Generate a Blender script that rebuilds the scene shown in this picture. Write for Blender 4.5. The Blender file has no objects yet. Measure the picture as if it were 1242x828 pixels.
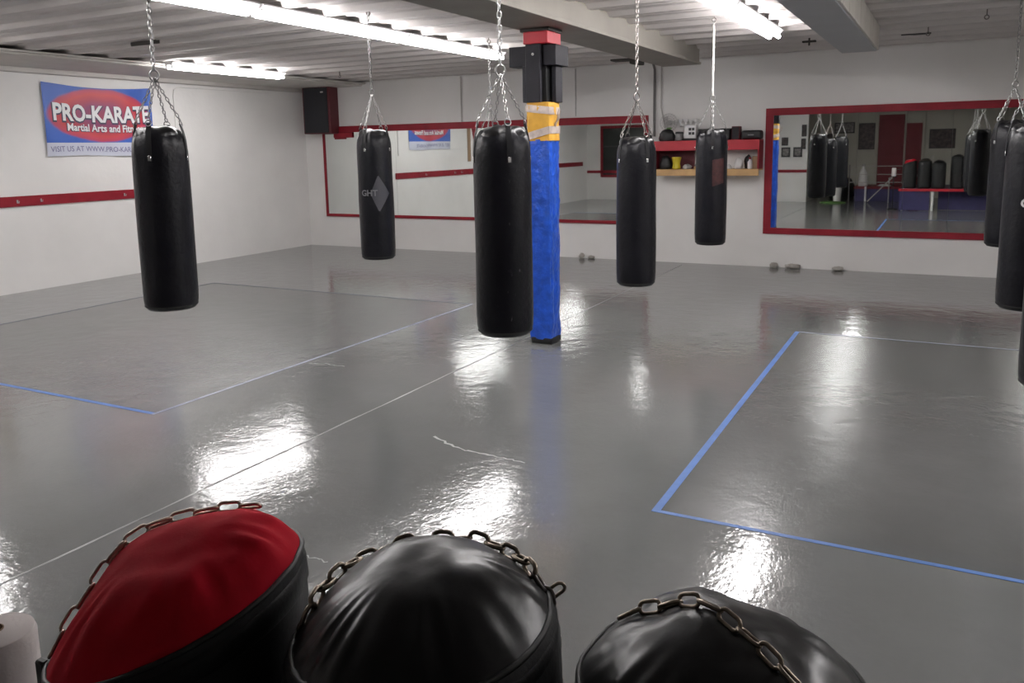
import bpy, bmesh, math, random
from mathutils import Vector, Matrix, noise
random.seed(7)
PI = math.pi
scene = bpy.context.scene
C = scene.collection

# ------------------------------------------------------------------ materials
def mat(name, col, rough=.6, metal=0., spec=.5, coat=0., coat_r=.1, bump=0., bscale=30., detail=4., vary=0., vscale=5., emit=None, es=0., bdist=.01, rvary=0.):
    m = bpy.data.materials.new(name); m.use_nodes = True
    nt = m.node_tree; N = nt.nodes; L = nt.links; b = N['Principled BSDF']
    b.inputs['Base Color'].default_value = (*col, 1)
    b.inputs['Roughness'].default_value = rough
    b.inputs['Metallic'].default_value = metal
    b.inputs['Specular IOR Level'].default_value = spec
    b.inputs['Coat Weight'].default_value = coat
    b.inputs['Coat Roughness'].default_value = coat_r
    tc = N.new('ShaderNodeTexCoord')
    if vary:
        n = N.new('ShaderNodeTexNoise'); n.inputs['Scale'].default_value = vscale; n.inputs['Detail'].default_value = 5
        L.new(tc.outputs['Object'], n.inputs['Vector'])
        mr = N.new('ShaderNodeMapRange'); mr.inputs[1].default_value = .3; mr.inputs[2].default_value = .7
        mr.inputs[3].default_value = 1-vary; mr.inputs[4].default_value = 1+vary
        L.new(n.outputs['Fac'], mr.inputs[0])
        mx = N.new('ShaderNodeVectorMath'); mx.operation = 'SCALE'; mx.inputs[0].default_value = col
        L.new(mr.outputs[0], mx.inputs['Scale']); L.new(mx.outputs[0], b.inputs['Base Color'])
        if rvary:
            m2 = N.new('ShaderNodeMapRange'); m2.inputs[1].default_value = .3; m2.inputs[2].default_value = .7
            m2.inputs[3].default_value = rough-rvary; m2.inputs[4].default_value = rough+rvary
            L.new(n.outputs['Fac'], m2.inputs[0]); L.new(m2.outputs[0], b.inputs['Roughness'])
    if bump:
        n = N.new('ShaderNodeTexNoise'); n.inputs['Scale'].default_value = bscale; n.inputs['Detail'].default_value = detail
        L.new(tc.outputs['Object'], n.inputs['Vector'])
        bp = N.new('ShaderNodeBump'); bp.inputs['Strength'].default_value = bump; bp.inputs['Distance'].default_value = bdist
        L.new(n.outputs['Fac'], bp.inputs['Height']); L.new(bp.outputs[0], b.inputs['Normal'])
        if coat: L.new(bp.outputs[0], b.inputs['Coat Normal'])
    if emit:
        b.inputs['Emission Color'].default_value = (*emit, 1); b.inputs['Emission Strength'].default_value = es
    return m

M = {}
M['wall'] = mat('painted_block', (.77, .755, .735), .75, bump=.25, bscale=14, vary=.035, vscale=1.3)
M['deck'] = mat('painted_steel_deck', (.60, .56, .54), .55, bump=.1, bscale=6, vary=.06, vscale=2)
M['soffit'] = mat('soffit_paint', (.58, .55, .52), .7, vary=.05, vscale=3, bump=.1)
M['beam'] = mat('beam_paint', (.29, .268, .235), .6, vary=.08, vscale=2.5, bump=.08)
M['duct'] = mat('duct_grey', (.40, .405, .42), .5, vary=.05, vscale=2)
M['ductside'] = mat('duct_beige', (.56, .53, .48), .6, vary=.06, vscale=4)
M['darkgap'] = mat('dark_hole_and_fitting', (.05, .045, .04), .8)
M['red'] = mat('red_paint', (.24, .009, .02), .5, spec=.3, vary=.12, vscale=6)
M['redbright'] = mat('red_board', (.42, .015, .028), .4, vary=.1, vscale=6)
M['maroon'] = mat('maroon_side', (.10, .012, .018), .6)
M['mirror'] = mat('mirror_glass', (.80, .83, .81), .015, metal=1.)
M['mirroredge'] = mat('mirror_edge', (.25, .27, .27), .3)
M['vinyl'] = mat('black_vinyl', (.0055, .0055, .008), .38, spec=.27, bump=.5, bscale=26, detail=4, vary=.25, vscale=6, bdist=.008, rvary=.05)
M['vinylscuff'] = None
M['captop'] = mat('black_cap_vinyl', (.007, .007, .0075), .32, spec=.42, bump=.25, bscale=22, detail=3, bdist=.004)
M['fgbody'] = mat('black_canvas', (.008, .008, .009), .55, bump=.3, bscale=120, bdist=.002)
M['redcap'] = mat('red_canvas', (.50, .008, .022), .8, spec=.08, bump=.3, bscale=160, bdist=.001, vary=.12, vscale=9)
M['seam'] = mat('black_piping', (.012, .013, .012), .5)
M['strap'] = mat('black_webbing', (.008, .008, .009), .5, spec=.3, bump=.3, bscale=150, bdist=.002)
M['steel'] = mat('zinc_chain', (.36, .355, .35), .36, metal=1.)
M['darksteel'] = mat('old_chain', (.22, .20, .19), .38, metal=1.)
M['brass'] = mat('tarnished_chain', (.30, .25, .20), .34, metal=1., vary=.35, vscale=40)
M['warmchain'] = mat('brassy_chain', (.52, .42, .35), .33, metal=1., vary=.25, vscale=40)
M['silver'] = mat('silver_plate', (.7, .7, .7), .25, metal=1.)
M['rope'] = mat('white_rope', (.75, .73, .70), .8, bump=.5, bscale=90)
M['blue'] = mat('blue_tarp', (.012, .075, .46), .28, spec=.5, bump=.7, bscale=16, detail=5, vary=.3, vscale=9, bdist=.03)
M['yellow'] = mat('yellow_foam', (.62, .33, .035), .6, bump=.4, bscale=20, vary=.15, vscale=8)
M['silvertape'] = mat('silver_tape', (.52, .44, .40), .4, metal=.25, bump=.6, bscale=25, vary=.2, vscale=15)
M['charcoal'] = mat('charcoal_wood', (.015, .014, .019), .55, spec=.3, vary=.2, vscale=8, bump=.1)
M['black'] = mat('black_plastic', (.01, .01, .011), .5)
M['grille'] = mat('speaker_grille', (.012, .012, .016), .7, bump=.6, bscale=220, bdist=.003)
M['housing'] = mat('fixture_white', (.80, .80, .80), .4)
M['tube'] = mat('lit_tube', (.9, .9, .9), .5, emit=(1., .972, .972), es=46.)
M['wood'] = mat('pine_shelf', (.55, .34, .15), .55, vary=.15, vscale=5, bump=.1)
M['yellowtub'] = mat('yellow_tub', (.62, .50, .02), .4)
M['white'] = mat('white_plastic', (.72, .71, .70), .45)
M['grey'] = mat('grey_plastic', (.20, .20, .20), .5, vary=.2, vscale=20)
M['ltgrey'] = mat('light_grey', (.42, .41, .40), .6, vary=.2, vscale=20)
M['green'] = mat('green_plastic', (.10, .22, .05), .5)
M['navy'] = mat('navy_skirt', (.035, .03, .11), .6, vary=.2, vscale=3)
M['stagetop'] = mat('stage_canvas', (.12, .11, .14), .7, vary=.2, vscale=4)
M['reddoor'] = mat('red_door', (.17, .006, .014), .5, vary=.1, vscale=2)
M['rearwall'] = mat('rear_wall_paint', (.48, .46, .40), .8, vary=.05, vscale=2)
M['blueedge'] = mat('tape_blue', (.075, .165, .42), .45, vary=.15, vscale=8)
M['paper'] = mat('paper_towel', (.74, .68, .66), .9, bump=.4, bscale=120, bdist=.002)
M['card'] = mat('cardboard', (.30, .20, .12), .8)
M['plaster'] = mat('plaster_bits', (.36, .34, .31), .9, bump=.6, bscale=60)
M['scratch'] = mat('pale_scratch', (.36, .36, .36), .4)
M['joint'] = mat('joint_filler', (.21, .21, .21), .3)
M['paletape'] = mat('sheen_pale_tape', (.24, .25, .33), .4, vary=.3, vscale=6)  # reflected light painted as a pale tone on the left field's right strip
M['greytape'] = mat('old_grey_tape', (.09, .10, .14), .5, vary=.2, vscale=6)
M['pipe'] = mat('painted_pipe', (.48, .45, .43), .5)
M['darkpipe'] = mat('grey_pipe', (.17, .16, .155), .5)
M['textgrey'] = mat('grey_print', (.05, .05, .06), .5)
M['textdim'] = mat('dim_print', (.16, .16, .17), .5)
M['textwhite'] = mat('white_print', (.75, .75, .76), .5)
M['textdark'] = mat('dark_print', (.035, .03, .07), .5)
M['texturl'] = mat('url_print', (.17, .16, .30), .6)
M['darkglass'] = mat('dark_glass', (.02, .025, .022), .08)
M['redfade'] = mat('faded_red_print', (.045, .012, .012), .45, vary=.4, vscale=30)
M['photo'] = mat('printed_poster', (.06, .04, .04), .5, vary=.9, vscale=9)
M['photo2'] = mat('photo_print', (.22, .20, .20), .5, vary=.7, vscale=14)

def scuffed():
    m = M['vinyl'].copy(); m.name = 'scuffed_vinyl'
    N = m.node_tree.nodes; L = m.node_tree.links; b = N['Principled BSDF']
    tc = N.new('ShaderNodeTexCoord'); mp = N.new('ShaderNodeMapping'); mp.inputs['Scale'].default_value = (30, 30, 9)
    n = N.new('ShaderNodeTexNoise'); n.inputs['Scale'].default_value = 1.2; n.inputs['Detail'].default_value = 3
    L.new(tc.outputs['Object'], mp.inputs[0]); L.new(mp.outputs[0], n.inputs['Vector'])
    r = N.new('ShaderNodeValToRGB'); r.color_ramp.elements[0].position = .70; r.color_ramp.elements[0].color = (.0055, .0055, .008, 1)
    r.color_ramp.elements[1].position = .77; r.color_ramp.elements[1].color = (.10, .10, .11, 1)
    L.new(n.outputs['Fac'], r.inputs[0]); L.new(r.outputs[0], b.inputs['Base Color'])
    return m
M['vinylscuff'] = scuffed()

TR = (-1.335, 3.7, 4.275, 9.22)      # right taped field
TL = (-10.31, -5.53, 4.275, 9.26)    # left taped field
def floor_material():
    m = bpy.data.materials.new('glossy_floor_paint'); m.use_nodes = True
    nt = m.node_tree; N = nt.nodes; L = nt.links; b = N['Principled BSDF']
    geo = N.new('ShaderNodeNewGeometry'); sep = N.new('ShaderNodeSeparateXYZ'); L.new(geo.outputs['Position'], sep.inputs[0])
    def m2(op, a, c):
        n = N.new('ShaderNodeMath'); n.operation = op
        for i, v in enumerate((a, c)):
            if isinstance(v, (int, float)): n.inputs[i].default_value = v
            else: L.new(v, n.inputs[i])
        return n.outputs[0]
    def rect(r):
        a = m2('GREATER_THAN', sep.outputs[0], r[0]); c = m2('LESS_THAN', sep.outputs[0], r[1])
        d = m2('GREATER_THAN', sep.outputs[1], r[2]); e = m2('LESS_THAN', sep.outputs[1], r[3])
        return m2('MULTIPLY', m2('MULTIPLY', a, c), m2('MULTIPLY', d, e))
    mr_, ml_ = rect(TR), rect(TL)
    def noise_(scale, det, vec=None, rough=.55):
        n = N.new('ShaderNodeTexNoise'); n.inputs['Scale'].default_value = scale; n.inputs['Detail'].default_value = det
        n.inputs['Roughness'].default_value = rough
        L.new(vec or geo.outputs['Position'], n.inputs['Vector']); return n.outputs['Fac']
    big = noise_(.55, 5); med = noise_(3., 6)
    # colour: grey enamel, worn areas a touch lighter; the taped fields are a darker flatter grey
    v = m2('ADD', .158, m2('MULTIPLY', m2('SUBTRACT', big, .5), .05))
    v = m2('ADD', v, m2('MULTIPLY', m2('SUBTRACT', med, .5), .02))
    v = m2('SUBTRACT', v, m2('MULTIPLY', mr_, .052)); v = m2('SUBTRACT', v, m2('MULTIPLY', ml_, .03))
    comb = N.new('ShaderNodeCombineXYZ'); L.new(m2('MULTIPLY', v, .98), comb.inputs[0]); L.new(m2('MULTIPLY', v, 1.01), comb.inputs[1]); L.new(m2('MULTIPLY', v, .99), comb.inputs[2])
    L.new(comb.outputs[0], b.inputs['Base Color'])
    # gloss
    rg = m2('ADD', .085, m2('MULTIPLY', m2('SUBTRACT', med, .5), .05))
    rg = m2('ADD', rg, m2('MULTIPLY', mr_, .145)); rg = m2('ADD', rg, m2('MULTIPLY', ml_, .15))
    L.new(m2('MAXIMUM', rg, .06), b.inputs['Roughness'])
    b.inputs['Specular IOR Level'].default_value = .85
    # brushed, slightly rippled surface
    mp = N.new('ShaderNodeMapping'); mp.inputs['Scale'].default_value = (1.0, .55, 1); L.new(geo.outputs['Position'], mp.inputs[0])
    h1 = noise_(38., 3, mp.outputs[0], .6); h2 = noise_(4.5, 3)
    hh = m2('ADD', m2('MULTIPLY', h1, .0011), m2('MULTIPLY', h2, .0035))
    bp = N.new('ShaderNodeBump'); bp.inputs['Strength'].default_value = 1.; bp.inputs['Distance'].default_value = 1.
    L.new(hh, bp.inputs['Height']); L.new(bp.outputs[0], b.inputs['Normal'])
    return m
M['floor'] = floor_material()

def banner_material():
    m = bpy.data.materials.new('banner_print'); m.use_nodes = True
    nt = m.node_tree; N = nt.nodes; L = nt.links; b = N['Principled BSDF']; b.inputs['Roughness'].default_value = .45
    tc = N.new('ShaderNodeTexCoord'); sep = N.new('ShaderNodeSeparateXYZ'); L.new(tc.outputs['Object'], sep.inputs[0])
    def m2(op, a, c=0.):
        n = N.new('ShaderNodeMath'); n.operation = op
        for i, v in enumerate((a, c)):
            if isinstance(v, (int, float)): n.inputs[i].default_value = v
            else: L.new(v, n.inputs[i])
        return n.outputs[0]
    # object frame: y 0..2 along the wall, z 0..1.15 up
    u = m2('DIVIDE', m2('SUBTRACT', sep.outputs[1], 1.0), 1.0); w = m2('DIVIDE', m2('SUBTRACT', sep.outputs[2], .655), .455)
    n = N.new('ShaderNodeTexNoise'); n.inputs['Scale'].default_value = 2.2; L.new(tc.outputs['Object'], n.inputs['Vector'])
    d = m2('ADD', m2('ADD', m2('MULTIPLY', u, u), m2('MULTIPLY', w, w)), m2('MULTIPLY', m2('SUBTRACT', n.outputs['Fac'], .5), .25))
    rp = N.new('ShaderNodeValToRGB'); e = rp.color_ramp.elements
    e[0].position = .0; e[0].color = (.30, .03, .07, 1); e[1].position = .30; e[1].color = (.36, .03, .06, 1)
    for p, c in ((.12, (.22, .04, .12, 1)), (.55, (.50, .045, .05, 1)), (.80, (.42, .04, .09, 1)), (.92, (.05, .10, .38, 1)), (1., (.03, .10, .42, 1))):
        x = rp.color_ramp.elements.new(p); x.color = c
    L.new(d, rp.inputs[0])
    mx = N.new('ShaderNodeMix'); mx.data_type = 'RGBA'; L.new(m2('LESS_THAN', sep.outputs[2], .215), mx.inputs['Factor'])
    L.new(rp.outputs[0], mx.inputs['A']); mx.inputs['B'].default_value = (.55, .57, .66, 1)
    L.new(mx.outputs['Result'], b.inputs['Base Color'])
    return m
M['banner'] = banner_material()

# ------------------------------------------------------------------ geometry helpers
def new(): return bmesh.new()
def box(bm, x0, x1, y0, y1, z0, z1, bev=0., seg=1, mtx=None):
    r = bmesh.ops.create_cube(bm, size=1.)
    vs = r['verts']
    for v in vs:
        v.co = Vector(((x0+x1)/2+v.co.x*(x1-x0), (y0+y1)/2+v.co.y*(y1-y0), (z0+z1)/2+v.co.z*(z1-z0)))
    if bev:
        es = list({e for v in vs for e in v.link_edges})
        rr = bmesh.ops.bevel(bm, geom=es, offset=bev, segments=seg, profile=.5, affect='EDGES')
        if mtx:
            fs = {v for f in rr['faces'] for v in f.verts}
            allv = set(vs) & set(bm.verts) | fs
            for v in list(allv):
                if v.is_valid: v.co = mtx @ v.co
    elif mtx:
        for v in vs: v.co = mtx @ v.co
    return bm
def frame_of(t):
    t = t.normalized(); a = Vector((0, 0, 1)) if abs(t.z) < .9 else Vector((1, 0, 0))
    s = t.cross(a).normalized(); return t, s, s.cross(t).normalized()
def tube(bm, pts, r, seg=8, closed=False, cap=True):
    pts = [Vector(p) for p in pts]; n = len(pts); rings = []
    prev = None
    for i, p in enumerate(pts):
        if closed: t = pts[(i+1) % n]-pts[i-1]
        else: t = pts[min(i+1, n-1)]-pts[max(i-1, 0)]
        t.normalize()
        if prev is None: _, s, u = frame_of(t)
        else:
            s = prev-t*prev.dot(t)
            if s.length < 1e-6: _, s, u = frame_of(t)
            s.normalize(); u = s.cross(t)
        prev = s
        rr = r[i] if isinstance(r, (list, tuple)) else r
        rings.append([bm.verts.new(p+(s*math.cos(2*PI*k/seg)+u*math.sin(2*PI*k/seg))*rr) for k in range(seg)])
    for i in range(n if closed else n-1):
        a, b = rings[i], rings[(i+1) % n]
        for k in range(seg): bm.faces.new((a[k], a[(k+1) % seg], b[(k+1) % seg], b[k]))
    if not closed and cap:
        bm.faces.new(rings[0][::-1]); bm.faces.new(rings[-1])
    return bm
def lathe(bm, prof, seg=32, fn=None, c=(0, 0)):
    """prof: list of (r, z) from bottom to top; r == 0 closes to a point.  fn(theta, r, z) -> (r, z)"""
    rings = []
    for r, z in prof:
        if r < 1e-6:
            zz = fn(0, 0, z)[1] if fn else z
            rings.append([bm.verts.new((c[0], c[1], zz))])
        else:
            ring = []
            for k in range(seg):
                th = 2*PI*k/seg; a, b = (fn(th, r, z) if fn else (r, z))
                ring.append(bm.verts.new((c[0]+a*math.cos(th), c[1]+a*math.sin(th), b)))
            rings.append(ring)
    for a, b in zip(rings[:-1], rings[1:]):
        if len(a) == 1 and len(b) == 1: continue
        for k in range(seg):
            j = (k+1) % seg
            if len(a) == 1: bm.faces.new((a[0], b[j], b[k]))
            elif len(b) == 1: bm.faces.new((a[k], a[j], b[0]))
            else: bm.faces.new((a[k], a[j], b[j], b[k]))
    return bm
def link(bm, p, t, s, L, W, wire, seg=6, n=6):
    """one oval chain link centred at p, long axis t, wide axis s"""
    h = (L-W)/2; R = (W-2*wire)/2+wire/1.0-wire*.0; R = W/2-wire
    pts = []
    for k in range(n+1):
        a = -PI/2+PI*k/n; pts.append(p+t*(h+R*math.cos(a))+s*(R*math.sin(a)))
    for k in range(n+1):
        a = PI/2+PI*k/n; pts.append(p+t*(-h+R*math.cos(a))+s*(R*math.sin(a)))
    tube(bm, pts, wire, seg, closed=True)
def resample(pts, step):
    pts = [Vector(p) for p in pts]; out = []; d = step/2; acc = 0
    for a, b in zip(pts[:-1], pts[1:]):
        l = (b-a).length
        while d <= acc+l and l > 0:
            k = (d-acc)/l; out.append((a.lerp(b, k), (b-a).normalized())); d += step
        acc += l
    return out
def chain(bm, pts, L=.046, W=.028, wire=.0042, ref=None, seg=5, n=4, phase=0, roll=0.):
    for i, (p, t) in enumerate(resample(pts, L-2*wire-.001)):
        nrm = ref(p) if ref else None
        if nrm is None: _, s, u = frame_of(t)
        else:
            s = (nrm-t*nrm.dot(t)).normalized(); u = s.cross(t)
        ang = (PI/2 if (i+phase) % 2 else 0)+roll
        link(bm, p, t, s*math.cos(ang)+u*math.sin(ang), L, W, wire, seg, n)
    return bm
def obj(name, bm, m, parent=None, smooth=40, loc=None):
    me = bpy.data.meshes.new(name)
    bmesh.ops.recalc_face_normals(bm, faces=bm.faces[:])
    bm.to_mesh(me); bm.free()
    me.materials.append(m if not isinstance(m, str) else M[m])
    if smooth:
        me.polygons.foreach_set('use_smooth', [True]*len(me.polygons))
        me.set_sharp_from_angle(angle=math.radians(smooth))
    o = bpy.data.objects.new(name, me); C.objects.link(o)
    if parent: o.parent = parent
    if loc: o.location = loc
    return o
def thing(name, label, cat, loc=(0, 0, 0), rz=0, group=None):
    o = bpy.data.objects.new(name, None); C.objects.link(o); o.location = loc; o.rotation_euler = (0, 0, rz)
    o.empty_display_size = .1
    o['label'] = label; o['category'] = cat
    if group: o['group'] = group
    return o
def tag(o, label, cat, group=None):
    o['label'] = label; o['category'] = cat
    if group: o['group'] = group
    return o
def struct(name, bm, m, smooth=30, label=None):
    o = obj(name, bm, m, None, smooth); o['kind'] = 'structure'
    if label: o['label'] = label
    return o
def text_mesh(body, size, offset=0., extrude=.001, font_shear=0., align='LEFT'):
    cu = bpy.data.curves.new('t', 'FONT'); cu.body = body; cu.size = size; cu.offset = offset; cu.extrude = extrude
    cu.shear = font_shear; cu.align_x = align; cu.resolution_u = 3
    o = bpy.data.objects.new('t', cu); C.objects.link(o)
    bpy.context.view_layer.update()
    me = bpy.data.meshes.new_from_object(o.evaluated_get(bpy.context.evaluated_depsgraph_get()))
    bpy.data.objects.remove(o); bpy.data.curves.remove(cu)
    return me
def text_obj(name, body, size, m, parent, fn, **k):
    me = text_mesh(body, size, **k)
    for v in me.vertices: v.co = fn(v.co)
    me.materials.clear(); me.materials.append(M[m])
    o = bpy.data.objects.new(name, me); C.objects.link(o); o.parent = parent
    return o

# ------------------------------------------------------------------ room
SZ = .64           # stage height
XL, YB, XR, YR, H = -12.48, 14.05, 4.3, -5.0, 3.44
YP, XP = -2.0, -4.3        # rear partition line and its return
b = new(); box(b, XL-.2, XR+.2, YR-.2, YB+.2, -.12, 0); struct('floor', b, 'floor', 0)
b = new(); box(b, XL-.15, XR+.15, YB, YB+.15, 0, 3.7); struct('wall_back', b, 'wall')
b = new(); box(b, XL-.15, XL, YP, YB, 0, 3.7); struct('wall_left', b, 'wall')
b = new(); box(b, XR, XR+.15, YR, YB, 0, 3.7); struct('wall_right', b, 'wall')
b = new(); box(b, XL-.15, XP, YP-.12, YP, 0, 3.7); struct('wall_rear_left', b, 'wall')
b = new(); box(b, XP-.12, XP, YR, YP-.12, 0, 3.7); struct('wall_rear_return', b, 'rearwall')
b = new(); box(b, XP-.12, XR+.15, YR-.15, YR, 0, 3.7); struct('wall_rear', b, 'rearwall')

# corrugated steel deck, ribs along X, pitch 0.6 m
b = new()
prof = []; y = YR-.1
zl, zh = H, H+.045
while y < YB+.3:
    prof += [(y, zl), (y+.09, zl), (y+.15, zh), (y+.325, zh), (y+.345, zh-.012), (y+.365, zh-.012), (y+.385, zh), (y+.54, zh)]
    y += .6
prof = [(p, z) for p, z in prof if p < YB+.1]
x0, x1 = XL-.1, XR+.1
lo0 = [b.verts.new((x0, p, z)) for p, z in prof]; lo1 = [b.verts.new((x1, p, z)) for p, z in prof]
up0 = [b.verts.new((x0, p, z+.03)) for p, z in prof]; up1 = [b.verts.new((x1, p, z+.03)) for p, z in prof]
for i in range(len(prof)-1):
    b.faces.new((lo0[i], lo0[i+1], lo1[i+1], lo1[i])); b.faces.new((up0[i], up1[i], up1[i+1], up0[i+1]))
struct('ceiling', b, 'deck', 20)
# lower soffit along the left wall
b = new(); box(b, XL, -10.78, YP, YB, H-.03, H-.005, .004); box(b, XL, XL+.14, YP, YB, H-.13, H-.03, .02, 2)
box(b, XL+.14, -10.86, YP, YB, H-.06, H-.03, .008)
struct('trim_1', b, 'soffit')
# main beam over the pillar: web, flanges
b = new(); bx0, bx1, bz = -3.92, -3.33, 3.225
box(b, bx0, bx1, YR, 12.45, bz, bz+.035, .004)
box(b, bx0+.02, bx1-.02, YR, 12.42, bz+.03, H+.115, .01)
struct('trim_2', b, 'beam')
b = new(); box(b, -4.95, -4.5, 12.9, 13.15, H-.03, H+.02, .01); box(b, -4.62, -4.5, 12.9, 13.3, H-.09, H-.03, .01)
struct('trim_3', b, 'darkgap')
# solid dark patches, colour standing for the shade inside openings in the deck
def dark_patch(name, x, y, sx, sy, z, seed, label):
    b = new(); r0 = random.Random(seed)
    n = 14; ring = []
    for k in range(n):
        a = 2*PI*k/n; rr = r0.uniform(.55, 1.0)
        ring.append((x+sx*rr*math.cos(a), y+sy*rr*math.sin(a)))
    lo = [b.verts.new((p[0], p[1], z-.012)) for p in ring]; hi = [b.verts.new((p[0], p[1], z+.03)) for p in ring]
    b.faces.new(lo); b.faces.new(hi[::-1])
    for k in range(n): b.faces.new((lo[k], lo[(k+1) % n], hi[(k+1) % n], hi[k]))
    o = obj(name, b, 'darkgap'); o['kind'] = 'structure'; return o
dark_patch('trim_4', -.45, 12.6, .22, .10, H+.02, 3, '')
dark_patch('trim_5', -9.1, 7.35, .3, .05, H+.0, 8, '')

# duct with pleated beige side
D = thing('ceiling_duct', 'long grey boxed duct with a pleated beige side, right under the ceiling', 'duct', (0, 0, 0))
b = new(); box(b, -1.27, -.86, 1.0, 11.45, 3.155, H+.02, .006); obj('duct_box', b, 'duct', D)
b = new()
yy = 1.0
while yy < 11.4:
    y2 = min(yy+.50, 11.45)
    box(b, -.86, -.835, yy, y2-.035, 3.165, H+.01, .004); box(b, -.86, -.845, y2-.035, y2, 3.165, H+.01)
    yy += .5
obj('side_panel', b, 'ductside', D)
b = new(); box(b, -.865, -.84, 11.18, 11.4, 3.2, 3.4, .004); obj('grille', b, 'grey', D)

# ------------------------------------------------------------------ lights
def fixture(label, x, y0, y1, first=None):
    t = thing('fluorescent_light', label, 'light', (x, (y0+y1)/2, H), 0, 'fluorescent tube lights under the ceiling')
    h = (y1-y0)/2-.01
    b = new()
    pts = [(-.105, 0), (-.105, -.015), (-.06, -.055), (.06, -.055), (.105, -.015), (.105, 0)]
    f0 = [b.verts.new((p, -h, z)) for p, z in pts]; f1 = [b.verts.new((p, h, z)) for p, z in pts]
    for i in range(6): b.faces.new((f0[i], f0[(i+1) % 6], f1[(i+1) % 6], f1[i]))
    b.faces.new(f0[::-1]); b.faces.new(f1)
    obj('housing', b, 'housing', t)
    for s in (-1, 1):
        b = new(); tube(b, [(s*.055, -h+.03, -.088), (s*.055, h-.03, -.088)], .024, 12); obj('tube', b, 'tube', t)
        for e in (-1, 1):
            b = new(); box(b, s*.055-.016, s*.055+.016, e*(h-.018)-.012, e*(h-.018)+.012, -.112, -.05, .003)
            obj('lamp_holder', b, 'housing', t)
    return t
fixture('lit strip light by the left wall above the banner end, alone in its far row', -10.5, 8.87, 11.31)
fixture('lit strip light nearest the left edge, in the row along the left wall', -10.5, 3.3, 5.74)
fixture('farthest lit strip light of the long middle row, ending beside the big punching bag chain', -5.9, 8.48, 10.92)
fixture('second lit strip light from the far end of the long middle row', -5.9, 6.04, 8.46)
fixture('third lit strip light from the far end of the long middle row', -5.9, 3.60, 6.02)
fixture('nearest lit strip light of the long middle row, at the top left', -5.9, 1.16, 3.58)
fixture('far lit strip light of the right row beside the grey duct', -2.0, 8.47, 10.91)
fixture('second lit strip light of the right row, cut by the top edge', -2.0, 6.03, 8.45)
fixture('third lit strip light of the right row, over the floor before the stage', -2.0, 3.59, 6.01)
fixture('added unseen strip light over the right row of bags, far one', 2.2, 6.05, 8.47)  # this and the next: lamps added out of view to brighten the right side
fixture('added unseen strip light over the right row of bags, near one', 2.2, 3.6, 6.02)

# ------------------------------------------------------------------ floor marks
def tape_rect(label, r, ws, ms):
    """ws, ms: width and material of the left, right, near and far strip"""
    t = thing('floor_tape', label, 'tape', ((r[0]+r[1])/2, (r[2]+r[3])/2, 0), 0, 'blue tape rectangles on the floor')
    cx, cy = (r[0]+r[1])/2, (r[2]+r[3])/2
    def strip(x0, x1, y0, y1, m):
        b = new(); box(b, x0-cx, x1-cx, y0-cy, y1-cy, .0005, .0022); obj('tape_strip', b, m, t, 0)
    strip(r[0]-ws[0], r[0], r[2]-ws[2], r[3]+ws[3], ms[0]); strip(r[1], r[1]+ws[1], r[2]-ws[2], r[3]+ws[3], ms[1])
    strip(r[0], r[1], r[2]-ws[2], r[2], ms[2]); strip(r[0], r[1], r[3], r[3]+ws[3], ms[3])
tape_rect('blue tape rectangle on the floor at the left, before the banner wall', TL, (.02, .032, .04, .02), ('greytape', 'paletape', 'blueedge', 'greytape'))
tape_rect('blue tape rectangle on the floor at the right, before the wide mirror', TR, (.046, .04, .032, .022), ('blueedge', 'blueedge', 'blueedge', 'paletape'))
# joint in the slab
b = new()
yy = -1.5; pts = []
rr = random.Random(4)
while yy < 14.0:
    pts.append((-3.965+rr.uniform(-.004, .004), yy)); yy += .25
pl = [b.verts.new((x-.004-rr.uniform(0, .006), y, .0015)) for x, y in pts]; pm = [b.verts.new((x, y, .004)) for x, y in pts]; pr = [b.verts.new((x+.004+rr.uniform(0, .006), y, .0015)) for x, y in pts]
for i in range(len(pts)-1):
    b.faces.new((pl[i], pm[i], pm[i+1], pl[i+1])); b.faces.new((pm[i], pr[i], pr[i+1], pm[i+1]))
struct('trim_6', b, 'joint', 0)
def scratch(name, pts, w, seed):
    b = new(); r0 = random.Random(seed); P = []
    for a, c in zip(pts[:-1], pts[1:]):
        a, c = Vector(a), Vector(c)
        for k in range(8): P.append(a.lerp(c, k/8)+Vector((r0.uniform(-.012, .012), r0.uniform(-.012, .012))))
    prev = None
    for i, p in enumerate(P):
        d = (P[min(i+1, len(P)-1)]-P[max(i-1, 0)]).normalized(); n = Vector((-d.y, d.x))*w*r0.uniform(.3, 1)
        q = (b.verts.new((p.x+n.x, p.y+n.y, .0016)), b.verts.new((p.x-n.x, p.y-n.y, .0016)))
        if prev: b.faces.new((prev[0], prev[1], q[1], q[0]))
        prev = q
    struct(name, b, 'scratch', 0)
scratch('trim_7', [(-3.17, 4.75), (-2.87, 4.62), (-2.6, 4.61), (-2.33, 4.58)], .012, 1)
scratch('trim_8', [(-3.21, 3.14), (-2.94, 3.04), (-2.8, 2.98), (-2.65, 2.98)], .005, 2)
scratch('trim_9', [(-5.43, 5.98), (-5.28, 6.04), (-5.01, 6.03)], .008, 3)

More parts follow.
